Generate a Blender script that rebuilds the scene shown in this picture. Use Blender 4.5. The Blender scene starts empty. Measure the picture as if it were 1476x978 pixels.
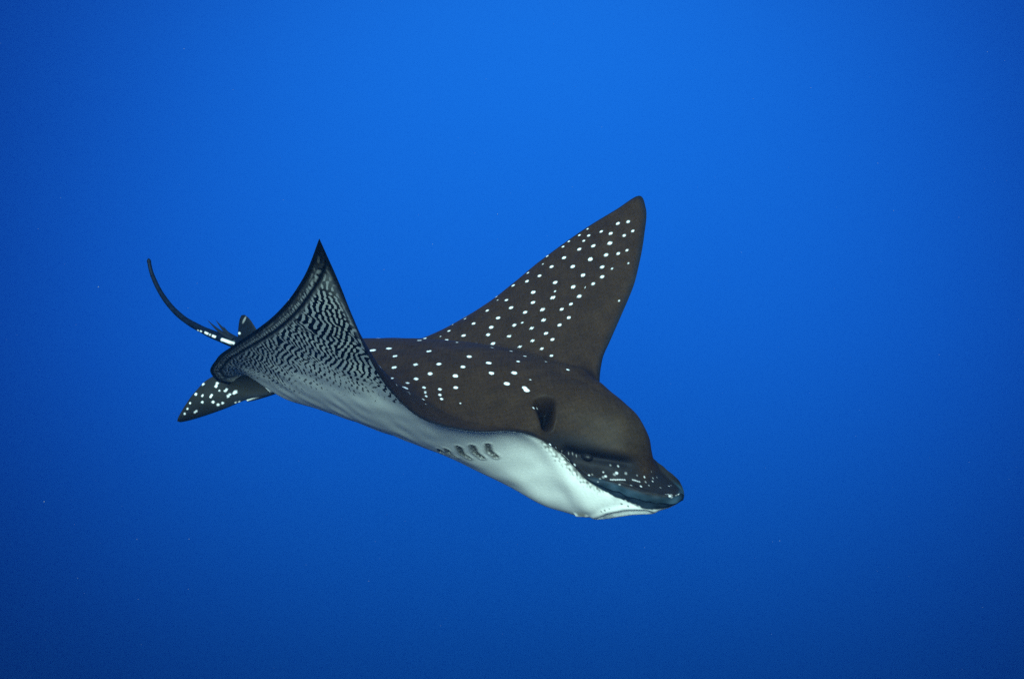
import bpy, math, random
import numpy as np

# ------------------------------------------------------------------ camera, water light, sun
scene = bpy.context.scene
col = scene.collection
F, CX, CY = 1418.0, 738.0, 489.0            # focal length and centre, in photograph pixels
cam_data = bpy.data.cameras.new('camera')
cam = bpy.data.objects.new('camera', cam_data)
col.objects.link(cam)
cam.location = (0, 0, 0)
cam.rotation_euler = (math.radians(90), 0, 0)
cam_data.sensor_width = 36.0
cam_data.lens = F / 1476.0 * 36.0
cam_data.clip_start = 0.02
cam_data.clip_end = 500.0
scene.camera = cam

scene.view_settings.view_transform = 'Standard'
scene.view_settings.look = 'None'
scene.view_settings.gamma = 1.0
scene.view_settings.exposure = 0.78
scene.view_settings.use_curve_mapping = False
scene.render.engine = 'CYCLES'
scene.cycles.use_denoising = False
scene.cycles.volume_bounces = 1
scene.cycles.max_bounces = 8


def lin(r, g, b):
    f = lambda c: (c / 255 / 12.92) if c / 255 <= 0.04045 else ((c / 255 + 0.055) / 1.055) ** 2.4
    return (f(r), f(g), f(b), 1.0)


# the light field of open sea water: a lobe ahead imitating lens vignetting, light above, dim fill below
world = bpy.data.worlds.new('World')
scene.world = world
world.use_nodes = True
wn, wl = world.node_tree.nodes, world.node_tree.links
wn.clear()
w_out = wn.new('ShaderNodeOutputWorld')
w_bg = wn.new('ShaderNodeBackground')
w_tc = wn.new('ShaderNodeTexCoord')
w_sep = wn.new('ShaderNodeSeparateXYZ')
wl.new(w_tc.outputs['Generated'], w_sep.inputs[0])


def wmath(op, a, b=None):
    n = wn.new('ShaderNodeMath')
    n.operation = op
    for i, v in enumerate((a, b)):
        if v is None:
            continue
        if isinstance(v, (int, float)):
            n.inputs[i].default_value = v
        else:
            wl.new(v, n.inputs[i])
    return n.outputs[0]


w_el = wmath('MULTIPLY_ADD', w_sep.outputs['Z'], 0.5)
w_el.node.inputs[2].default_value = 0.5
w_ramp = wn.new('ShaderNodeValToRGB')
w_ramp.color_ramp.interpolation = 'B_SPLINE'
stops = [(0.00, lin(3, 38, 78)), (0.20, lin(3, 44, 104)), (0.335, lin(5, 64, 148)), (0.42, lin(9, 83, 184)), (0.50, lin(14, 97, 212)),  # lowest stops raised to add teal fill under the belly
         (0.60, lin(19, 112, 231)), (0.68, lin(25, 127, 248)), (0.82, lin(34, 138, 250)), (1.0, lin(60, 155, 252))]
els = w_ramp.color_ramp.elements
while len(els) > 1:
    els.remove(els[-1])
els[0].position, els[0].color = stops[0]
for p, c in stops[1:]:
    e = els.new(p)
    e.color = c
wl.new(w_el, w_ramp.inputs[0])
# vignette-like falloff round the view ahead, put into the water colour, passing over into the light from the surface overhead
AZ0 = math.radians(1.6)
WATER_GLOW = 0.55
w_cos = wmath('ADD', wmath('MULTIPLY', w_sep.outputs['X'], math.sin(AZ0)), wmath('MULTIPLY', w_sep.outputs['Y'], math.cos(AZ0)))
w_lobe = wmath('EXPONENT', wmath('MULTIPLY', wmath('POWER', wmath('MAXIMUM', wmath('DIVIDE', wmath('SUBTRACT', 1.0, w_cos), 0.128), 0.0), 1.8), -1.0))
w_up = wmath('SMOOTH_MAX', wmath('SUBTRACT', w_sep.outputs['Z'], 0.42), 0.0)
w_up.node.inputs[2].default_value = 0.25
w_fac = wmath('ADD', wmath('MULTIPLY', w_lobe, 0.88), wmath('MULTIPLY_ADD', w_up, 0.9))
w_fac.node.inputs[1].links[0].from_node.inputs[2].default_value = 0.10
w_srgb = wn.new('ShaderNodeSeparateColor')
wl.new(w_ramp.outputs[0], w_srgb.inputs[0])
w_crgb = wn.new('ShaderNodeCombineColor')
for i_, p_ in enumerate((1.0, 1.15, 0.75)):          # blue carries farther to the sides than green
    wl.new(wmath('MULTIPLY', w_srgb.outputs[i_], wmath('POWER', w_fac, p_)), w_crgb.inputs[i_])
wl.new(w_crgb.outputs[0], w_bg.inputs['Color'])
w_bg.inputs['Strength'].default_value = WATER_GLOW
wl.new(w_bg.outputs[0], w_out.inputs['Surface'])

# soft distant lamp standing in for the camera's flash, from above and behind
flash_data = bpy.data.lights.new('flash_lamp', 'SUN')
flash_lamp = bpy.data.objects.new('flash_lamp', flash_data)
col.objects.link(flash_lamp)
flash_data.energy = 5.0
flash_data.color = (0.68, 1.0, 0.99)
flash_data.angle = math.radians(40)
FLASH_FROM = np.array([-0.06, -0.89, 0.42])
from mathutils import Vector
flash_lamp.rotation_euler = Vector(FLASH_FROM.tolist()).to_track_quat('Z', 'Y').to_euler()
flash_lamp.location = (0, -2, 2)

# ------------------------------------------------------------------ the ray's own frame: H ahead, L to its left, U up


def at(px, py, d):
    return np.array([(px - CX) / F * d, d, (CY - py) / F * d])


H = np.array([0.84364667, -0.48529717, -0.22966704])
Lv = np.array([0.52643109, 0.83175285, 0.17623138])
U = np.array([0.10550163, -0.26958089, 0.95718104])
O = np.array([-0.18363188, 2.13, -0.15601551])


def loc(p):
    q = np.asarray(p) - O
    return np.stack([q @ H, q @ Lv, q @ U], -1)


def wor(p):
    p = np.asarray(p, float)
    return O + p[..., 0:1] * H + p[..., 1:2] * Lv + p[..., 2:3] * U


def project(w):
    return CX + w[..., 0] / w[..., 1] * F, CY - w[..., 2] / w[..., 1] * F


def spline(tk, yk, t):
    """cardinal cubic through keys, vectorised over the columns of yk"""
    tk = np.asarray(tk, float)
    yk = np.asarray(yk, float)
    one = yk.ndim == 1
    if one:
        yk = yk[:, None]
    d = np.gradient(yk, tk, axis=0)
    i = np.clip(np.searchsorted(tk, t, side='right') - 1, 0, len(tk) - 2)
    h = (tk[i + 1] - tk[i])[:, None]
    x = np.clip((t - tk[i]) / (tk[i + 1] - tk[i]), 0, 1)[:, None]
    r = ((2 * x ** 3 - 3 * x ** 2 + 1) * yk[i] + (x ** 3 - 2 * x ** 2 + x) * h * d[i]
         + (-2 * x ** 3 + 3 * x ** 2) * yk[i + 1] + (x ** 3 - x ** 2) * h * d[i + 1])
    return r[:, 0] if one else r


def keyed(keys):
    k = np.array(sorted(keys))
    def f(s):
        s = np.asarray(s, float)
        return spline(k[:, 0], k[:, 1], np.clip(s.ravel(), k[0, 0], k[-1, 0])).reshape(s.shape)
    return f


def smooth(a, b, x):
    y = np.clip((x - a) / (b - a), 0, 1)
    return y * y * (3 - 2 * y)


# outline of head and disc from the snout round to the root of the tail (near side = its right, far side = its left)
CS = [.598, .595, .583, .55, .51, .47, .44, .412, .385, .355, .325, .285, .24, .20, .15, .10, .06, .03,
      .00, -.04, -.10, -.19, -.27, -.35, -.41, -.455, -.485, -.53]
NEAR = [(.598, -.002, 0), (.602, -.02, .003), (.597, -.042, 0), (.562, -.062, -.003), (.518, -.075, 0), (.472, -.085, .006),
        (.439, -.095, .016), (.412, -.106, .038), (.384, -.125, .066), (.354, -.16, .092), (.325, -.2, .104),
        (.287, -.245, .104), (.257, -.29, .115), (.231, -.34, .137), (.205, -.41, .202), (.197, -.48, .297),
        (.194, -.535, .395), (.18, -.57, .466), (.139, -.545, .412), (.075, -.5, .359), (-.043, -.42, .28),
        (-.192, -.33, .193), (-.321, -.26, .12), (-.433, -.2, .051), (-.494, -.16, -.006), (-.508, -.12, -.040),
        (-.505, -.07, -.055), (-.535, -.035, -.01)]
FAR = [(.598, .002, 0), (.590, .016, -.003), (.568, .036, -.003), (.532, .054, .002), (.50, .073, .006), (.472, .085, .010),
       (.439, .095, .02), (.402, .106, .045), (.358, .125, .09), (.328, .15, .115), (.303, .2, .152),
       (.293, .25, .186), (.286, .30, .225), (.278, .36, .276), (.265, .41, .325), (.24, .475, .386),
       (.206, .54, .442), (.169, .57, .464), (.125, .55, .425), (.073, .52, .378), (-.013, .45, .282),
       (-.104, .36, .16), (-.214, .29, .066), (-.37, .22, .03), (-.48, .16, .0), (-.512, .12, -.02),
       (-.505, .07, -.03), (-.535, .035, 0)]
CS, NEAR, FAR = np.array(CS), np.array(NEAR), np.array(FAR)
TIP = 17
RINGS, RIB = 1150, 220

seg = np.linalg.norm(np.diff(NEAR, axis=0), axis=1)
tk = np.concatenate([[0], np.cumsum(seg)])
wt = np.where(np.arange(len(seg)) < 10, 2.2, 1.0)
cum = np.concatenate([[0], np.cumsum(seg * wt)])
q = np.linspace(0, cum[-1], RINGS)
t = np.interp(q, cum, tk)


def outline(K):
    a = spline(tk[:TIP + 1], K[:TIP + 1], np.minimum(t, tk[TIP]))
    b = spline(tk[TIP:], K[TIP:], np.maximum(t, tk[TIP]))
    return np.where((t <= tk[TIP])[:, None], a, b)


EN, EF = outline(NEAR), spline(tk, FAR, t)
C = spline(tk, CS, t)
fT = keyed([(.61, -.004), (.598, .0), (.585, .005), (.55, .011), (.535, .020), (.526, .032), (.517, .052), (.506, .078), (.485, .106),
            (.44, .134), (.388, .150), (.3, .160), (.2, .162), (.1, .158), (0, .144), (-.1, .126), (-.2, .103),
            (-.3, .077), (-.4, .052), (-.5, .034), (-.6, .022)])
fB = keyed([(.61, 0), (.598, -.004), (.585, -.018), (.56, -.035), (.5, -.062), (.45, -.086), (.40, -.103), (.33, -.106),
            (.25, -.082), (.15, -.057), (.05, -.048), (-.1, -.050), (-.25, -.058), (-.4, -.068), (-.5, -.050), (-.6, -.02)])
fM = keyed([(.61, 0), (.5, .002), (.44, .014), (.4, .038), (.35, .062), (.3, .075), (.2, .072), (0, .055), (-.2, .04),
            (-.4, .01), (-.5, .0), (-.6, 0)])
fW = keyed([(.61, .05), (.55, .07), (.5, .082), (.47, .092), (.44, .100), (.4, .122), (.35, .165), (.3, .20), (.2, .225), (0, .235), (-.2, .20),
            (-.35, .15), (-.5, .07), (-.6, .05)])
fWB = keyed([(.61, .06), (.55, .075), (.5, .09), (.45, .105), (.4, .13), (.35, .18), (.3, .25), (.2, .38), (0, .45), (-.2, .40),
             (-.35, .25), (-.5, .09), (-.6, .05)])


def softmin(a, b, p=6):
    return (a ** -p + np.maximum(b, 1e-4) ** -p) ** (-1 / p)


def sheet(E, r, top):
    """half a rib from the midline (r=0) to the edge (r=1); returns s,l,u arrays [rings, len(r)]"""
    r = r[None, :]
    c = C[:, None]
    es, el, eu = E[:, 0:1], E[:, 1:2], E[:, 2:3]
    wing = smooth(.36, .22, c)
    s = c + (es - c) * r ** (1 + .5 * wing)
    l = el * r
    mc = fM(C)[:, None]
    qf = 1 + (.95 if E is EN else .60) * wing
    m = mc + (eu - mc) * r ** qf
    al = np.abs(l)
    se = s + (.084 - np.sqrt(np.clip(.084 ** 2 - al ** 2, .0002, 1))) * smooth(.36, .46, s)
    headness = smooth(.30, .44, s)
    if top:
        x = np.clip(al / softmin(fW(s) * (1 if E is EN else 1 - .25 * smooth(.40, .25, s)), np.abs(el)), 0, 1)
        x = np.maximum(x, r ** 8)
        prof = headness * (1 - x ** 3) ** .5 + (1 - headness) * (1 - x ** 2) ** 1.5
        A = np.maximum(fT(np.minimum(se, .605)) - fM(s), 0)
    else:
        x = np.clip(al / softmin(fWB(s), np.abs(el)), 0, 1)
        x = np.maximum(x, r ** 8)
        prof = headness * (1 - x ** 2.2) ** .7 + (1 - headness) * (1 - x ** 2) ** 2.5
        A = np.maximum(fM(s) - fB(np.minimum(s, .605)), 0)
    H_ = A * prof
    if top:   # the side of the head slopes out to the lip instead of stepping down to it
        skirt = .046 * smooth(.575, .49, s) * smooth(.36, .42, s) * (1 - x) ** .75 * smooth(.012, .055, al)
        H_ = (H_ ** 3 + skirt ** 3) ** (1 / 3)
    span = np.clip(np.abs(el) / .3, 0.15, 1)
    fin = (.010 * (1 - r) ** .8 * span + .0022 * np.sqrt(np.clip(1 - r ** 6, 0, 1)))
    rim = 0
    if top:   # turned-up lip of the bill
        rim = .024 * smooth(.42, .50, s) * np.exp(-((1 - r) / .17) ** 2) * np.sqrt(np.clip(1 - r ** 10, 0, 1)) * np.clip(al / .03, 0, 1)
    u = m + (1 if top else -1) * (H_ + fin * np.ones_like(s)) + rim
    return np.stack([s, l, u], -1)


rr = np.linspace(0, 1, RIB + 1)
rr = 1 - (1 - rr) ** 1.45
# ring order: near edge -> near top -> mid -> far top -> far edge -> far bottom -> mid -> near bottom
tn, tf = sheet(EN, rr, True), sheet(EF, rr, True)
bn, bf = sheet(EN, rr, False), sheet(EF, rr, False)
ring = np.concatenate([tn[:, ::-1], tf[:, 1:], bf[:, ::-1][:, 1:], bn[:, 1:-1]], axis=1)
NR = ring.shape[1]
iTop0, iFarE, iBot0 = RIB, 2 * RIB, 3 * RIB
r_of = np.concatenate([rr[::-1], rr[1:], rr[::-1][1:], rr[1:-1]])
isTop = np.arange(NR) <= 2 * RIB
isNear = (np.arange(NR) <= RIB) | (np.arange(NR) > 3 * RIB)


def relax(P, n, keep):
    for _ in range(n):
        Q = P.copy()
        Q[1:-1] = .5 * P[1:-1] + .125 * (P[:-2] + P[2:]) + .125 * (np.roll(P, 1, 1) + np.roll(P, -1, 1))[1:-1]
        P = P * keep + Q * (1 - keep)
    return P


keep = np.clip((r_of - .96) / .03, 0, 1)[None, :, None] * np.ones((RINGS, 1, 1))
ring = relax(ring, 14, keep)


def grid_normals(P):
    a = np.gradient(P, axis=0)
    b = (np.roll(P, -1, 1) - np.roll(P, 1, 1))
    n = np.cross(a, b)
    n /= np.linalg.norm(n, axis=-1, keepdims=True) + 1e-12
    return n


def make_mesh(name, verts, faces, mat, parent=None, cols=None, smooth_shade=True, extra=None):
    me = bpy.data.meshes.new(name)
    verts = np.asarray(verts, np.float32).reshape(-1, 3)
    faces = np.asarray(faces, np.int32)
    me.vertices.add(len(verts))
    me.vertices.foreach_set('co', verts.ravel())
    k = faces.shape[1]
    me.loops.add(faces.size)
    me.loops.foreach_set('vertex_index', faces.ravel())
    me.polygons.add(len(faces))
    me.polygons.foreach_set('loop_start', np.arange(0, faces.size, k, dtype=np.int32))
    me.polygons.foreach_set('loop_total', np.full(len(faces), k, np.int32))
    me.update(calc_edges=True)
    me.validate()
    if smooth_shade:
        me.polygons.foreach_set('use_smooth', np.ones(len(me.polygons), bool))
    for nm, arr in (extra or {}).items():
        a = me.attributes.new(nm, 'FLOAT_VECTOR', 'POINT')
        a.data.foreach_set('vector', np.asarray(arr, np.float32).ravel())
    if cols is not None:
        a = me.color_attributes.new('pigment', 'FLOAT_COLOR', 'POINT')
        c4 = np.ones((len(verts), 4), np.float32)
        c4[:, :3] = cols.reshape(-1, 3)
        a.data.foreach_set('color', c4.ravel())
    me.materials.append(mat)
    o = bpy.data.objects.new(name, me)
    col.objects.link(o)
    if parent is not None:
        o.parent = parent
        o.matrix_parent_inverse = parent.matrix_world.inverted()
    return o


def tube_faces(n, m, closed=True):
    i, j = np.meshgrid(np.arange(n - 1), np.arange(m if closed else m - 1), indexing='ij')
    j2 = (j + 1) % m
    return np.stack([i * m + j, i * m + j2, (i + 1) * m + j2, (i + 1) * m + j], -1).reshape(-1, 4)


# ------------------------------------------------------------------ materials
def skin_material(name, rough=.55, spec=.07, maze=False):
    m = bpy.data.materials.new(name)
    m.use_nodes = True
    n, l = m.node_tree.nodes, m.node_tree.links
    b = n['Principled BSDF']
    at_ = n.new('ShaderNodeAttribute')
    at_.attribute_name = 'pigment'
    tc = n.new('ShaderNodeTexCoord')
    nz = n.new('ShaderNodeTexNoise')
    nz.inputs['Scale'].default_value = 38
    nz.inputs['Detail'].default_value = 6
    l.new(tc.outputs['Object'], nz.inputs['Vector'])
    mr = n.new('ShaderNodeMapRange')
    mr.inputs['From Min'].default_value = .3
    mr.inputs['From Max'].default_value = .7
    mr.inputs['To Min'].default_value = .88
    mr.inputs['To Max'].default_value = 1.1
    l.new(nz.outputs['Fac'], mr.inputs['Value'])
    mx = n.new('ShaderNodeMix')
    mx.data_type = 'RGBA'
    mx.blend_type = 'MULTIPLY'
    mx.inputs['Factor'].default_value = 1
    src = at_.outputs['Color']
    if maze:
        def mth(op, a, b=None, c=None):
            k = n.new('ShaderNodeMath')
            k.operation = op
            for i, v in enumerate((a, b, c)):
                if v is None:
                    continue
                if isinstance(v, (int, float)):
                    k.inputs[i].default_value = v
                else:
                    l.new(v, k.inputs[i])
            return k.outputs[0]
        am = n.new('ShaderNodeAttribute')
        am.attribute_name = 'maze'
        aw = n.new('ShaderNodeAttribute')
        aw.attribute_name = 'maze_mix'
        sm, sw = n.new('ShaderNodeSeparateXYZ'), n.new('ShaderNodeSeparateXYZ')
        l.new(am.outputs['Vector'], sm.inputs[0])
        l.new(aw.outputs['Vector'], sw.inputs[0])
        g = np.random.default_rng(77)
        NW = 34
        tot = None
        for i in range(NW):
            an = g.normal() * .33
            fr = MAZE_FREQ * g.normal(1, .15) * 2 * math.pi
            d = n.new('ShaderNodeVectorMath')
            d.operation = 'DOT_PRODUCT'
            l.new(am.outputs['Vector'], d.inputs[0])
            d.inputs[1].default_value = (fr * math.cos(an), fr * math.sin(an), 0)
            w = mth('COSINE', mth('ADD', d.outputs['Value'], g.uniform(0, 6.28)))
            tot = w if tot is None else mth('ADD', tot, w)
        pv = mth('MULTIPLY', tot, math.sqrt(2 / NW))
        ms = n.new('ShaderNodeMapRange')
        ms.interpolation_type = 'SMOOTHSTEP'
        ms.inputs['From Min'].default_value = -.24
        ms.inputs['From Max'].default_value = .24
        l.new(mth('SUBTRACT', pv, sm.outputs['Z']), ms.inputs['Value'])
        light = ms.outputs[0]
        for fac, colr_ in ((mth('MULTIPLY', mth('SUBTRACT', 1.0, light), sw.outputs['X']), (.004, .006, .010, 1)),
                           (mth('MULTIPLY', light, sw.outputs['Y']), (.60, .64, .58, 1))):
            k = n.new('ShaderNodeMix')
            k.data_type = 'RGBA'
            l.new(fac, k.inputs['Factor'])
            l.new(src, k.inputs['A'])
            k.inputs['B'].default_value = colr_
            src = k.outputs['Result']
    l.new(src, mx.inputs['A'])
    lum = n.new('ShaderNodeRGBToBW')
    l.new(src, lum.inputs[0])
    mf = n.new('ShaderNodeMapRange')
    mf.inputs['From Max'].default_value = .5
    mf.inputs['To Min'].default_value = 1.0
    mf.inputs['To Max'].default_value = .22
    l.new(lum.outputs[0], mf.inputs['Value'])
    l.new(mf.outputs[0], mx.inputs['Factor'])
    l.new(mr.outputs[0], mx.inputs['B'])
    l.new(mx.outputs['Result'], b.inputs['Base Color'])
    b.inputs['Roughness'].default_value = rough
    b.inputs['Specular IOR Level'].default_value = spec
    nb = n.new('ShaderNodeTexNoise')
    nb.inputs['Scale'].default_value = 220
    nb.inputs['Detail'].default_value = 3
    l.new(tc.outputs['Object'], nb.inputs['Vector'])
    bu = n.new('ShaderNodeBump')
    bu.inputs['Strength'].default_value = .07
    bu.inputs['Distance'].default_value = .004
    l.new(nb.outputs['Fac'], bu.inputs['Height'])
    l.new(bu.outputs[0], b.inputs['Normal'])
    return m


MAZE_FREQ = 122.0
SKIN = skin_material('ray_skin')
BODY_SKIN = skin_material('ray_body_skin', maze=True)

# ------------------------------------------------------------------ the ray
ray = bpy.data.objects.new('eagle_ray', None)
col.objects.link(ray)
ray.location = O.tolist()
ray.empty_display_size = .2
ray['label'] = 'dark spotted eagle ray with raised wings and white belly gliding in blue water'
ray['category'] = 'ray'
bpy.context.view_layer.update()



def unproject(px, py, l):
    """the point of a photograph pixel that lies at a lateral offset l from the ray's midline"""
    a = at(px, py, 1.0)
    return loc(a * ((l + O @ Lv) / (a @ Lv)))


def dist_poly(P, poly):
    """distance of points P [n,3] to a polyline, and the running parameter 0..1"""
    best = np.full(len(P), 9.0)
    par = np.zeros(len(P))
    n = len(poly) - 1
    for k in range(n):
        a, b = poly[k], poly[k + 1]
        d = b - a
        x = np.clip(((P - a) @ d) / (d @ d + 1e-12), 0, 1)
        e = np.linalg.norm(P - (a + x[:, None] * d), axis=1)
        m = e < best
        best[m] = e[m]
        par[m] = (k + x[m]) / n
    return best, par


G = ring.reshape(-1, 3)
N = grid_normals(ring).reshape(-1, 3)
top_f = np.tile(isTop, RINGS)
near_f = np.tile(isNear, RINGS)
rad_f = np.tile(r_of, RINGS)
# make normals point outwards
sgn = np.sign(np.mean(N[top_f & (rad_f < .2)][:, 2]))
N = N * sgn
fold = G * np.array([1, -1, 1])
fold[near_f] = G[near_f]                                   # both halves folded on the near side for the symmetric features
head_f = (G[:, 0] > .2) & (np.abs(G[:, 1]) < .3)
hi = np.nonzero(head_f)[0]
D = np.zeros(len(G))

# where the photograph's pixels meet the skin
Wall = wor(G)
PX, PY = project(Wall)
DEP = Wall[:, 1]


def pick(px, py, mask, tol=2.5):
    m = np.nonzero(mask & (np.abs(PX - px) < tol) & (np.abs(PY - py) < tol))[0]
    if len(m) == 0:
        return None
    dmin = DEP[m].min()
    m = m[DEP[m] < dmin + .03]
    return m[np.argmin((PX[m] - px) ** 2 + (PY[m] - py) ** 2)]




def on_skin(pts, mask, tol=3.0):
    return np.array([fold[i] for i in (pick(x, y, mask, tol) for x, y in pts) if i is not None])


top_near = top_f & near_f
groove = on_skin([(806, 646), (828, 654), (850, 659), (878, 663), (905, 667), (922, 667), (931, 665)], top_f)
dg, pg = dist_poly(fold[hi], groove)
upper = top_f[hi]
GROOVE = np.zeros(len(G))
GROOVE[hi] = np.where(upper, np.exp(-(dg / .013) ** 2) * smooth(0, .15, pg) * smooth(.92, .60, pg), 0)
D[hi] -= np.where(upper, .0095 * np.exp(-(dg / .010) ** 2) * smooth(0, .12, pg) * smooth(.86, .55, pg), 0)
# the brow above the groove and the bulge of the cheek below it
brow = groove + np.array([0, 0, .024])
db, pb = dist_poly(fold[hi], brow)
D[hi] += np.where(upper, .003 * np.exp(-(db / .014) ** 2) * np.sin(np.pi * np.clip(pb, 0, 1)), 0)
# spiracle: a deep oval pit behind the eye
sp = on_skin([(784, 581), (787, 592), (789, 603), (789, 613)], top_near)
ds, ps = dist_poly(fold[hi], sp)
spw = .0150 - .0065 * ps
D[hi] -= np.where(upper, .042 * np.exp(-(ds / spw) ** 3), 0)
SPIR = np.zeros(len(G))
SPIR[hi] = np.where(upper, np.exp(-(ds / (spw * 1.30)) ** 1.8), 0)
# gill slits under the disc
gills = []
for (x0, y0, x1, y1) in [(704, 640, 714, 658), (680, 641, 694, 660), (660, 643, 674, 661), (642, 645, 656, 659), (634, 646, 642, 655)]:
    mid = ((x0 + x1) / 2 - 2, (y0 + y1) / 2 + 1)
    gills.append(np.array([unproject(x0, y0, -.150), unproject(*mid, -.138), unproject(x1, y1, -.125)]))
gi = np.nonzero((~top_f) & (G[:, 0] > 0) & (G[:, 0] < .34) & (np.abs(G[:, 1]) < .25))[0]
GILL = np.zeros(len(G))


def ventral_u(p):
    """drop a point straight onto the underside"""
    q = fold[gi]
    k = np.argmin((q[:, 0] - p[0]) ** 2 + (q[:, 1] - p[1]) ** 2)
    return np.array([p[0], p[1], q[k, 2]])


bot_near = (~top_f) & near_f
for k, (x0, y0, x1, y1) in enumerate([(703, 641, 714, 657), (681, 642, 695, 659), (661, 644, 675, 659), (645, 647, 656, 657), (635, 648, 641, 653)]):
    pts = [pick(x0, y0, bot_near), pick((x0 + x1) / 2 - 2.5, (y0 + y1) / 2 + 1, bot_near), pick(x1, y1, bot_near)]
    pts = [fold[i] for i in pts if i is not None]
    if len(pts) < 2:
        continue
    e, pe = dist_poly(fold[gi], np.array(pts))
    w = np.exp(-(e / .0045) ** 2)
    D[gi] += .0016 * np.exp(-((e - .006) / .004) ** 2) - .004 * w
    GILL[gi] = np.maximum(GILL[gi], np.exp(-(e / .0085) ** 4))
# mouth crease under the chin
mouth = np.array([unproject(*p) for p in [(932, 735, -.045), (905, 738, -.05), (880, 742, -.045), (866, 747, -.03)]])
mi = np.nonzero((~top_f) & (G[:, 0] > .36))[0]
em, pm = dist_poly(fold[mi], mouth)
D[mi] += -.006 * np.exp(-(em / .005) ** 2) + .004 * np.exp(-((em - .014) / .008) ** 2)
nub = on_skin([(832, 741), (844, 742)], bot_near, 4)
if len(nub) == 2:
    en, _p = dist_poly(fold[mi], nub)
    D[mi] += .0040 * np.exp(-(en / .0055) ** 2)
G = G + N * D[:, None]
LIPF = np.where(G[:, 0] > .40, np.exp(-((1 - rad_f) / .10) ** 2) * smooth(.46, .50, G[:, 0]), 0)
# gentle folds so that no sheet is perfectly smooth
rng = np.random.default_rng(7)


def lowfreq(P, n, fmin, fmax, seed):
    g = np.random.default_rng(seed)
    v = np.zeros(len(P))
    for _ in range(n):
        k = g.normal(size=3)
        k *= g.uniform(fmin, fmax) / np.linalg.norm(k)
        v += np.sin(P @ k * 2 * np.pi + g.uniform(0, 6.28))
    return v / math.sqrt(n)


G = G + N * (.0009 * lowfreq(G, 14, 6, 18, 3) * (1 - rad_f ** 4) + LIPF * (.0012 * lowfreq(G, 12, 20, 60, 4)))[:, None]
ring = G.reshape(RINGS, NR, 3)
Wall = wor(G)
PX, PY = project(Wall)
DEP = Wall[:, 1]

# ------------------------------------------------------------------ pigment of the skin and the spiracle's painted shade, per vertex
tt = np.repeat(t, NR)
s_, l_, u_ = G[:, 0], np.abs(G[:, 1]), G[:, 2]
n_a = lowfreq(G, 20, 8, 40, 11)
n_b = lowfreq(G, 20, 60, 160, 12)
n_c = lowfreq(G, 24, 150, 420, 13)
colr = np.zeros((len(G), 3))
# back: brown black
back = np.array([.0250, .0148, .0072])
colr[:] = back * (1 + .08 * n_a + .05 * n_b)[:, None]
lead_len = tk[TIP]
is_lead = (tt < lead_len)


def edge_dist(E, mask):
    idx = np.nonzero(mask)[0]
    out = np.full(len(G), 1.0)
    P = G[idx]
    from mathutils.kdtree import KDTree
    kd = KDTree(len(E))
    for i, p in enumerate(E):
        kd.insert(p, i)
    kd.balance()
    out[idx] = [kd.find(p)[2] for p in P]
    return out


def dense(E, n):
    x = np.linspace(0, len(E) - 1, n)
    i = np.arange(len(E))
    return np.stack([np.interp(x, i, E[:, k]) for k in range(3)], -1)


kt = int(np.searchsorted(t, tk[TIP]))
k9 = int(np.searchsorted(t, tk[9]))
outer = rad_f > .55
d_trail = np.minimum(edge_dist(dense(EN[kt:], 1200), outer & near_f), edge_dist(dense(EF[kt:], 1200), outer & ~near_f))
d_lead = np.minimum(edge_dist(dense(EN[k9:kt + 1], 1200), outer & near_f), edge_dist(dense(EF[k9:kt + 1], 1200), outer & ~near_f))
d_head = np.minimum(edge_dist(dense(EN[:k9], 1500), near_f & (s_ > .33)), edge_dist(dense(EF[:k9], 1500), ~near_f & (s_ > .33)))


def mixc(mask, c):
    global colr
    m = np.clip(mask, 0, 1)[:, None]
    colr = colr * (1 - m) + np.asarray(c) * m


# navy margin along the front edge of the wings
mixc(np.where(top_f, np.exp(-(d_lead / .010) ** 2) * .85, 0), (.004, .008, .012))
# the skin is paler towards the crown of the head
mixc(np.where(top_f, smooth(.36, .50, s_) * smooth(.04, .09, u_) * .5, 0), np.array([.0300, .0225, .0140]) * (1 + .15 * n_a[:, None]))
colr *= (1 + np.where(top_f, .10 * n_c * .6 + .12 * n_b * .6, 0))[:, None]
# belly
belly = (.80, .82, .72)
vent = ~top_f
mixc(vent * 1.0, np.array(belly))
colr[vent] *= (1 + .03 * n_a + .02 * n_b)[vent][:, None]

# labyrinth of the wing undersides: a sum of plane waves in the skin's shader, steered by these per-vertex fields
fold2 = np.stack([s_, -l_, u_], -1)
n_w = lowfreq(fold2, 16, 5, 18, 17)
wf = wor(fold2)
ca = (wf[:, 0] + .195 * wf[:, 1] + .36 * wf[:, 2]) / 1.08 + .003 * n_w + 2
cb = .9 * wf[:, 2] - .5 * wf[:, 1] + .006 * n_w + 3
l0 = keyed([(.40, .45), (.33, .40), (.25, .345), (.18, .300), (.1, .272), (.03, .275), (-.05, .255), (-.12, .225), (-.2, .185), (-.3, .125), (-.4, .10), (-.47, .09), (-.6, .06)])(np.clip(s_, -.6, .4))
zone = (l_ - l0 + .012 * n_a + .006 * n_b + .030) / .080            # 0 where the marks begin, 1 where they are full
th = np.interp(zone, [0, .45, .9, 1.6, 3], [-2.4, -1.15, -.35, .18, .36])   # above = pale, below = dark
edge_dark = np.exp(-(d_trail / .0110) ** 8)
line2 = np.exp(-((d_trail - .0165) / .0032) ** 4) * np.clip(.55 + .7 * np.tanh(1.2 * n_b), 0, 1)
line3 = np.exp(-((d_trail - .0190) / .0105) ** 6)
lead_dark = np.exp(-(d_lead / (.007 + .038 * smooth(.30, .46, l_))) ** 4) * smooth(.26, .34, l_)
ink = np.array([.004, .006, .010])
inner = (zone > 0) & vent
pale = np.array([.60, .64, .58])
mixc(np.where(inner, smooth(-.1, 1.5, zone) * .9, 0), pale)
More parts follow.
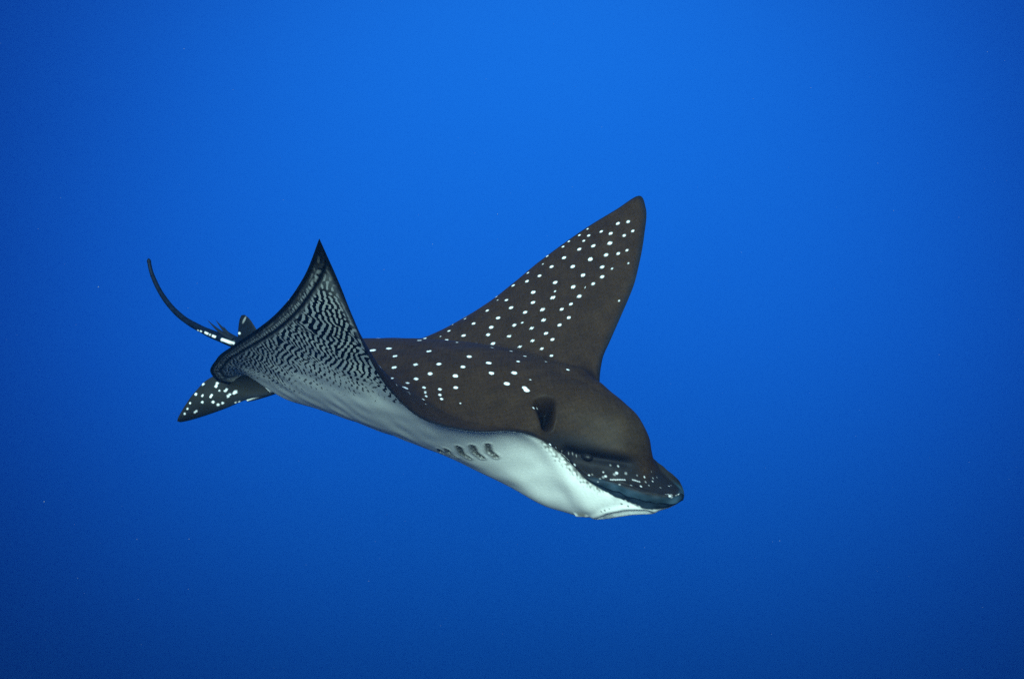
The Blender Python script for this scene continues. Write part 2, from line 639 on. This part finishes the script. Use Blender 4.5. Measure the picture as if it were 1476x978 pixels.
cover = np.clip(np.maximum.reduce([np.clip(line3, 0, 1), np.clip(line2, 0, 1), edge_dark, lead_dark]), 0, 1)
w_ink = np.where(inner, smooth(0, .35, zone) * (.70 + .30 * smooth(.2, 1.0, zone)) * (1 - cover), 0)
w_pale = np.where(inner, smooth(-.1, 1.5, zone) * .9 * (1 - cover), 0)
mixc(np.where(vent, np.clip(line3, 0, 1) * smooth(.05, .12, l_), 0), ink)
mixc(np.where(vent, np.clip(line2, 0, 1) * smooth(.05, .12, l_) * .9, 0), pale * .9)
mixc(np.where(vent, edge_dark, 0), ink)
mixc(np.where(top_f, np.exp(-(d_trail / .006) ** 4) * .8, 0), ink * 1.5)
mixc(np.where(vent, lead_dark, 0), ink)
# thin pale hem below the front edge next to the head
hem = np.exp(-((d_lead - .003) / .0018) ** 2) * smooth(.40, .30, l_)
mixc(np.where(vent, hem * .6, 0), (.70, .62, .58))
mixc(np.where(vent, np.exp(-((d_lead - .0075) / .003) ** 2) * smooth(.36, .26, l_) * .5, 0), (.16, .13, .11))

# head: dark side and bill, dark blue lip, ragged border to the white throat
low = np.where(top_f, smooth(.030, -.004, u_ - np.interp(s_, [.33, .40, .44, .52, .60], [.085, .080, .068, .040, .035])) * smooth(.34, .38, s_), 0)
mixc(low * .85 * np.maximum(smooth(.015, .05, l_), smooth(.520, .540, s_)), (.0085, .0095, .0105))
lipw = np.interp(s_, [.40, .44, .48, .53, .60], [.002, .008, .014, .020, .022]) * (1 + .05 * n_b)
lip = np.where(s_ > .40, smooth(1.15, .85, d_head / lipw), 0)
rag = np.where(vent & (s_ > .34) & (s_ < .47), smooth(.022, .002, d_head + .006 * n_b + .0018 * n_c) * smooth(.345, .37, s_), 0)
mixc(rag * .85, (.03, .028, .024))
mixc(np.where(vent, lip, 0), (.012, .022, .032))
mixc(np.where(top_f, lip * smooth(.43, .47, s_) * smooth(1.0, .6, d_head / .016), 0), np.array([.013, .026, .036]) * (1 + .4 * n_a[:, None]))
mixc(GROOVE * .93 * smooth(.0, .04, l_), (.004, .004, .005))
mixc(SPIR, (.001, .001, .001))  # shade inside the spiracle pit, painted black
mixc(GILL * smooth(-1.9, .1, n_c + .5 * n_b) * .93, (.034, .034, .029))
flap = on_skin([(834, 741), (842, 742)], bot_near, 4)
if len(flap) == 2:
    ef, _p = dist_poly(fold, flap)
    mixc(np.where(vent, np.exp(-(ef / .006) ** 2) * .85, 0), (.10, .085, .07))
for (x0, y0, r0) in ((872, 735, 1.6), (867, 737, 1.3), (896, 726, 1.8), (905, 729, 1.6), (878, 733, 1.0)):
    kf_ = pick(x0, y0, bot_near, 4)
    if kf_ is not None:
        mixc(np.where(vent, smooth(r0 * .0013 + .001, r0 * .0013 - .001, np.linalg.norm(fold - fold[kf_], axis=1)) * .75, 0), (.05, .06, .06))
fleck = np.where(vent & (s_ > .40) & (l_ < .08), smooth(1.9, 2.3, n_c), 0)
mixc(fleck * .7, (.08, .09, .09))

# white spots, each a round patch on the skin
SPOTS = """1301,158,9 1254,167,9 1321,201,8 1284,223,9 1177,203,9 1220,213,9 1113,191,5 1075,222,7 1119,222,8 1096,246,7 1026,249,7 999,275,8
1140,269,12 1076,285,11 1215,259,12 1296,290,7 1255,305,9 1200,312,11 1126,332,12 1005,326,11 926,318,8 1302,351,4 1227,375,5 1181,368,11 1045,365,12
947,367,11 905,355,4 837,395,8 891,408,10 1090,407,12 1182,414,10 833,434,10 768,453,10 964,439,12 1138,445,9 1047,459,11 1101,463,3 1075,503,11
861,484,12 953,507,12 962,481,4 784,416,4 739,446,4 708,473,4 691,505,9 696,521,4 738,520,9 861,531,11 760,557,11 1258,524,4 1034,540,9 992,564,9
906,562,11 825,577,11 649,570,9 613,551,5 700,603,11 910,613,10 1026,602,9 546,607,8 586,628,10 775,637,10 811,625,5 985,635,10 853,652,10 668,648,11
488,631,5 472,663,9 654,680,10 749,689,10 922,673,10 540,685,11 433,689,4 366,693,6 952,702,9 859,708,9 604,708,10 706,722,9 509,716,5 798,738,9
900,747,8 672,741,8 759,757,8 874,767,8 825,780,8 946,778,8 792,804,9 920,806,5 1022,842,8
145,688,12 335,706,12 194,743,16 380,757,14 222,780,12 567,782,13 655,812,15 219,830,13 317,820,12 425,816,13 538,829,12 670,859,13 772,857,14
212,872,11 385,859,12 503,871,13 741,906,15 830,937,15 822,925,13 280,903,9 320,885,12 231,912,7 357,926,9 430,932,9 503,924,11 294,937,8 363,945,5 430,957,8"""
SPOTS4 = "515,440,9 613,443,7 619,463,10 604,476,11 720,484,11 1333,541,10 1355,548,5 615,516,3 845,513,3 1313,357,4"
SPOTSB = """76,253,16 45,308,18 130,272,10 182,302,10 295,424,15 280,320,8 310,345,8 420,515,9 452,510,9 545,535,14 570,525,13 520,550,9 645,510,15 665,495,16
748,500,15 845,518,8 912,533,11 920,575,11 985,542,10 981,569,8 690,598,10 795,605,10 880,615,11 950,606,8 1050,625,8 1125,612,9 1145,606,7 612,430,9 680,437,9
973,485,6 1022,535,7 550,490,7 245,322,6 500,575,7"""
spots = []
for txt, x0, y0, k in ((SPOTS, 500, 270, 3.2087), (SPOTS4, 480, 470, 4.6125), (SPOTSB, 780, 600, 6.1136)):
    for w in txt.split():
        a, b, c = map(float, w.split(','))
        spots.append((x0 + a / k, y0 + b / k, c / k))
for a in np.linspace(612, 740, 26):
    spots.append((780 + a / 6.1136, 600 + 556 / 6.1136, 4 / 6.1136))
for a in np.linspace(805, 872, 16):
    spots.append((780 + a / 6.1136, 600 + (556 + (a - 805) * .28) / 6.1136, 5.5 / 6.1136))
for (a, b) in ((1105, 692), (1125, 688), (1150, 692), (1135, 700), (1165, 702), (1190, 690), (1210, 680), (1150, 708)):
    spots.append((780 + a / 6.1136, 600 + b / 6.1136, 15 / 6.1136))
centres, dim = [], []
N2 = grid_normals(ring).reshape(-1, 3) * sgn
facing_cam = -np.sum((N2[:, 0:1] * H + N2[:, 1:2] * Lv + N2[:, 2:3] * U) * Wall, axis=1)
for (px, py, r) in spots:
    k = pick(px, py, top_f, 3.5)
    if k is None:
        continue
    centres.append((G[k], max(r * .87 / F * DEP[k], .0012)))
    dim.append(.20 + .35 * (len(dim) % 3 == 0) if (px > 800 and py > 640) else 1.0)
# the near wing's upper side is out of sight: it wears the mirrored spots of the other one
for c, r in list(centres):
    if c[1] > .20:
        m = np.nonzero(top_f & near_f & (facing_cam < -.05) & (np.abs(s_ - c[0] + .01) < .004) & (np.abs(l_ - c[1]) < .004))[0]
        if len(m):
            centres.append((G[m[0]], r))
            dim.append(1.0)
# parts of the back that the wings hide carry spots of their own
g = np.random.default_rng(9)
cand = np.nonzero(top_f & (s_ > -.46) & (s_ < .16) & (rad_f < .93))[0]
have = [c for c, r in centres]
n_new = 0
for k in g.permutation(cand)[:6000]:
    if n_new > 150 or l_[k] < .02:
        continue
    if min(np.sum((np.array(have) - G[k]) ** 2, axis=1)) < (.026 + .012 * g.random()) ** 2:
        continue
    if facing_cam[k] > 0:
        q = pick(PX[k], PY[k], np.ones(len(G), bool), 3)
        if q is None or DEP[q] > DEP[k] - .04:
            continue
    have.append(G[k])
    centres.append((G[k], g.uniform(.0045, .0080)))
    dim.append(1.0)
    n_new += 1
W = np.zeros(len(G))
ti = np.nonzero(top_f)[0]
order = ti[np.argsort(s_[ti])]
ss = s_[order]
for (c, r), dm in zip(centres, dim):
    a, b = np.searchsorted(ss, [c[0] - r * 2, c[0] + r * 2])
    m = order[a:b]
    dv = G[m] - c
    d = np.sqrt(dv[:, 0] ** 2 + (dv[:, 1] ** 2 + dv[:, 2] ** 2) / .74 ** 2) * (1 + .07 * n_c[m])
    W[m] = np.maximum(W[m], dm * smooth(r + .0014, r - .0010, d))
mixc(W, (.86, .88, .84))

W3 = Wall.reshape(RINGS, NR, 3)
body = make_mesh('body', W3, tube_faces(RINGS, NR), BODY_SKIN, ray, colr, True,
                 {'maze': np.stack([ca, cb, th], -1), 'maze_mix': np.stack([w_ink, w_pale, w_pale * 0], -1)})


# ------------------------------------------------------------------ tail, fins, spines, eyes
def frame_tube(path, radii, m=20, flat=1.0):
    """a tapered tube along path; flat scales it across the ray's own up direction"""
    path = np.asarray(path)
    tang = np.gradient(path, axis=0)
    tang /= np.linalg.norm(tang, axis=1, keepdims=True)
    side = np.cross(tang, np.array([0, 0, 1.0]))
    side /= np.linalg.norm(side, axis=1, keepdims=True)
    up = np.cross(side, tang)
    a = np.linspace(0, 2 * np.pi, m, endpoint=False)
    P = path[:, None] + radii[:, None, None] * (np.cos(a)[None, :, None] * side[:, None] + flat * np.sin(a)[None, :, None] * up[:, None])
    return P, a


tail_keys = [unproject(*p) for p in [(430, 520, .0), (375, 505, .0), (335, 492, .0), (312, 484, .0), (288, 473, .005), (262, 457, .015), (240, 434, .03),
                                     (225, 409, .045), (217, 388, .055), (214, 372, .06)]]
tail_keys = np.array(tail_keys)
tail_keys[0] = (-.45, 0, .012)
tail_keys[1] = (-.52, 0, .012)
tk2 = np.concatenate([[0], np.cumsum(np.linalg.norm(np.diff(tail_keys, axis=0), axis=1))])
tq = np.linspace(0, tk2[-1], 260)
tp = spline(tk2, tail_keys, tq)
rk = np.array([.040, .026, .0135, .0108, .0088, .0074, .0066, .0058, .0052, .0046])
trad = np.interp(tq, tk2, rk) * (1 + .02 * np.sin(tq * 90))
trad[-6:] *= np.array([1.05, 1.1, 1.1, .9, .6, .1])
TP, ta = frame_tube(tp, trad, 24)
tc_ = np.zeros(TP.shape)
tc_[:] = (.0022, .0048, .011)
nz = lowfreq(TP.reshape(-1, 3), 20, 30, 90, 31).reshape(TP.shape[:2])
tc_ *= (1 + .2 * nz)[..., None]
TW = wor(TP)
tx, ty = project(TW)
mark = np.zeros(TP.shape[:2])
for (x0, y0, x1, y1, w) in [(320, 489.5, 336, 494, 2.0), (307, 484, 309.5, 485, 1.6), (296, 479, 299, 480.5, 1.3), (289, 477, 290, 477.5, .9), (285, 476, 285.6, 476.3, .8), (302, 482, 303, 482.5, .8)]:
    for k in np.linspace(0, 1, 12):
        d = np.hypot(tx - (x0 + (x1 - x0) * k), ty - (y0 + (y1 - y0) * k))
        front = TW[..., 1] < np.mean(TW[..., 1], axis=1, keepdims=True)
        mark = np.maximum(mark, np.where(front, smooth(w + .6, w - .6, d), 0))
tc_ = tc_ * (1 - mark[..., None]) + np.array([.86, .88, .84]) * mark[..., None]
make_mesh('tail', TW, tube_faces(*TP.shape[:2]), SKIN, ray, tc_)


def fin_surface(front, back, thick, nu=60, nv=40, curve=0.0, curve_dir=(0, 1, 0)):
    """a fin between a front and a back edge (local keys from root to tip), lens shaped in section and closed at both edges"""
    front, back = np.asarray(front, float), np.asarray(back, float)
    uu = np.linspace(0, 1, nu)
    kf = np.linspace(0, 1, len(front))
    kb = np.linspace(0, 1, len(back))
    Fp, Bp = spline(kf, front, uu), spline(kb, back, uu)
    v = (1 - np.cos(np.linspace(0, np.pi, nv))) / 2
    mid = Fp[:, None] * (1 - v)[None, :, None] + Bp[:, None] * v[None, :, None]
    mid = mid + np.asarray(curve_dir)[None, None] * (curve * np.sin(np.pi * v)[None, :, None] * np.sin(np.pi * uu * .9)[:, None, None])
    n = np.cross(np.gradient(mid, axis=0), np.gradient(mid, axis=1))
    n /= np.linalg.norm(n, axis=-1, keepdims=True) + 1e-9
    tprof = thick * (1 - .85 * uu ** 1.5)[:, None] * np.sqrt(np.clip(1 - (2 * v - 1) ** 2, 0, 1))[None]
    A = mid + n * tprof[..., None]
    B = mid - n * tprof[..., None]
    P = np.concatenate([A, B[:, ::-1][:, 1:-1]], axis=1)
    sidef = np.concatenate([np.ones(nv), -np.ones(nv - 2)])
    vv = np.concatenate([v, v[::-1][1:-1]])
    return P, uu, vv, sidef


def add_fin(name, P, cols):
    return make_mesh(name, wor(P), np.concatenate([tube_faces(*P.shape[:2])]), SKIN, ray, cols)


# dorsal fin, a small upright blade on the root of the tail
tip = unproject(350, 453, 0)
fr = [unproject(392, 505, 0), unproject(372, 478, 0), unproject(361, 461, 0), unproject(353, 453.5, 0)]
bk = [unproject(343, 497, 0), unproject(343, 480, 0), unproject(345, 462, 0), unproject(348, 454, 0)]
P, uu, vv, sf = fin_surface(fr, bk, .0055)
c = np.zeros(P.shape)
c[:] = (.006, .008, .011)
X, Y = project(wor(P))
m = smooth(3.2, 1.6, np.hypot((X - 352 + (Y - 461) * .45) * 1.6, (Y - 461) * .5)) * .25 + smooth(2.2, 1.2, np.hypot(X - 345, Y - 480))
c = c * (1 - np.clip(m, 0, 1)[..., None]) + np.array([.75, .78, .76]) * np.clip(m, 0, 1)[..., None]
add_fin('dorsal_fin', P, c)

# two stinging spines lying above the tail
for (tipx, tipy, l, bx, by) in ((299, 461, -.006, 338, 489), (311, 461, .008, 340, 488), (322, 470, .0, 341, 489)):
    a, b = unproject(bx, by, l), unproject(tipx, tipy, l)
    k = np.linspace(0, 1, 40)
    path = a + (b - a) * k[:, None] + np.array([0, 0, -.006]) * np.sin(np.pi * k)[:, None]
    rad = .0088 * (1 - k ** 1.3) + .0003
    P, _ = frame_tube(path, rad, 12, .6)
    c = np.zeros(P.shape)
    c[:] = (.008, .011, .015)
    make_mesh('tail_spine', wor(P), tube_faces(*P.shape[:2]), SKIN, ray, c)

# pelvic fins, one each side of the tail root
PSPOT = """349,726,8 425,722,8 419,738,8 475,757,7 468,765,7 437,763,4 524,770,11 515,776,8 494,782,8 485,792,9 309,782,8 345,789,6 394,788,7 390,796,7
403,824,9 344,825,7 278,830,6 264,860,6 249,887,7 304,879,7 312,873,7 430,838,9 455,829,7 545,822,5 525,826,5"""
pf = [unproject(356, 530, -.05), unproject(306, 543, -.085), unproject(281, 565, -.115), unproject(268, 583, -.12), unproject(259, 599, -.115), unproject(256, 606.5, -.11)]
pb = [unproject(392, 569, -.055), unproject(358, 575, -.085), unproject(326, 588, -.10), unproject(298, 598, -.105), unproject(275, 605, -.107), unproject(261, 608, -.108)]
P, uu, vv, sf = fin_surface(pf, pb, .009, 90, 70, .012, (-.2, -.8, .5))
for side in (-1, 1):
    Q = P.copy()
    if side > 0:
        Q[..., 1] *= -1
        Q = Q[:, ::-1]
    c = np.zeros(P.shape)
    c[:] = (.0150, .0155, .0125)
    W_ = wor(P)
    X, Y = project(W_)
    facing = sf[None, :] * np.ones(P.shape[:2])
    camside = 1 if np.mean(W_[:, sf > 0][..., 1]) < np.mean(W_[:, sf < 0][..., 1]) else -1
    m = np.zeros(P.shape[:2])
    for w in PSPOT.split():
        a, b, r = map(float, w.split(','))
        m = np.maximum(m, smooth(r * .8 / 3.76 + .5, r * .8 / 3.76 - .5, np.hypot(X - 200 - a / 3.76, Y - 360 - b / 3.76)))
    m = np.where(facing == camside, m, 0)
    edge = smooth(.86, .98, vv)[None, :] * np.ones(P.shape[:2])
    c = c * (1 - edge[..., None] * .8) + np.array([.01, .014, .02]) * edge[..., None] * .8
    under = np.where(facing == camside, 0, smooth(.12, .25, vv)[None, :] * smooth(.95, .8, vv)[None, :] * .9)
    c = c * (1 - under[..., None]) + np.array([.7, .7, .6]) * under[..., None]
    c = c * (1 - m[..., None]) + np.array([.86, .88, .84]) * m[..., None]
    if side > 0:
        c = c[:, ::-1]
    make_mesh('pelvic_fin', wor(Q), tube_faces(*Q.shape[:2]), SKIN, ray, c)

# eyes, dark, half sunk in the groove under the brow
EYE = bpy.data.materials.new('eye_dark')
EYE.use_nodes = True
EYE.node_tree.nodes['Principled BSDF'].inputs['Base Color'].default_value = (.006, .006, .007, 1)
EYE.node_tree.nodes['Principled BSDF'].inputs['Roughness'].default_value = .4
EYE.node_tree.nodes['Principled BSDF'].inputs['Specular IOR Level'].default_value = .15
ec = unproject(846, 658, -.079)
for side in (-1, 1):
    a = np.linspace(0, np.pi, 25)
    b = np.linspace(0, 2 * np.pi, 32, endpoint=False)
    S = np.stack([np.cos(a)[:, None] * np.ones(32), np.sin(a)[:, None] * np.cos(b), np.sin(a)[:, None] * np.sin(b)], -1)
    cc = ec * np.array([1, -side, 1])
    make_mesh('eye', wor(cc + S * np.array([.012, .009, .0075])), tube_faces(25, 32), EYE, ray)


# ------------------------------------------------------------------ the water itself and what drifts in it
WATER = bpy.data.materials.new('sea_water')
WATER.use_nodes = True
n, l = WATER.node_tree.nodes, WATER.node_tree.links
n.clear()
o_ = n.new('ShaderNodeOutputMaterial')
v_ = n.new('ShaderNodeVolumePrincipled')
v_.inputs['Color'].default_value = (.05, .34, .92, 1)
v_.inputs['Density'].default_value = .012
v_.inputs['Anisotropy'].default_value = .0
l.new(v_.outputs[0], o_.inputs['Volume'])
lo, hi_ = np.array([-5, -3, -3.5]), np.array([5, 5, 3.5])
cv = np.array([[x, y, z] for x in (0, 1) for y in (0, 1) for z in (0, 1)]) * (hi_ - lo) + lo
cf = [[0, 1, 3, 2], [4, 6, 7, 5], [0, 4, 5, 1], [2, 3, 7, 6], [0, 2, 6, 4], [1, 5, 7, 3]]
water = make_mesh('haze', cv, cf, WATER, None, None, False)
water['kind'] = 'stuff'
water['label'] = 'clear blue sea water all around the ray'

# drifting specks, too many and too fine to count
SPECK = bpy.data.materials.new('drifting_speck')
SPECK.use_nodes = True
SPECK.node_tree.nodes['Principled BSDF'].inputs['Base Color'].default_value = (.2, .25, .27, 1)
SPECK.node_tree.nodes['Principled BSDF'].inputs['Roughness'].default_value = .8
g = np.random.default_rng(5)
octa = np.array([[1, 0, 0], [-1, 0, 0], [0, 1, 0], [0, -1, 0], [0, 0, 1], [0, 0, -1]], float)
ofc = np.array([[0, 2, 4], [2, 1, 4], [1, 3, 4], [3, 0, 4], [2, 0, 5], [1, 2, 5], [3, 1, 5], [0, 3, 5]])
pv_, pf_ = [], []
NS = 900
for i in range(NS):
    d = g.uniform(.9, 4.6)
    p = np.array([g.uniform(-1.3, 1.3) * .6 * d, d, g.uniform(-1.3, 1.3) * .4 * d])
    r = .00022 + .00035 * g.random() ** 3
    pv_.append(p + octa * r * g.uniform(.6, 1.4, 3))
    pf_.append(ofc + i * 6)
sp_o = make_mesh('marine_snow', np.concatenate(pv_), np.concatenate(pf_), SPECK, None, None, False)
sp_o['kind'] = 'stuff'
sp_o['label'] = 'fine pale specks drifting in the water'
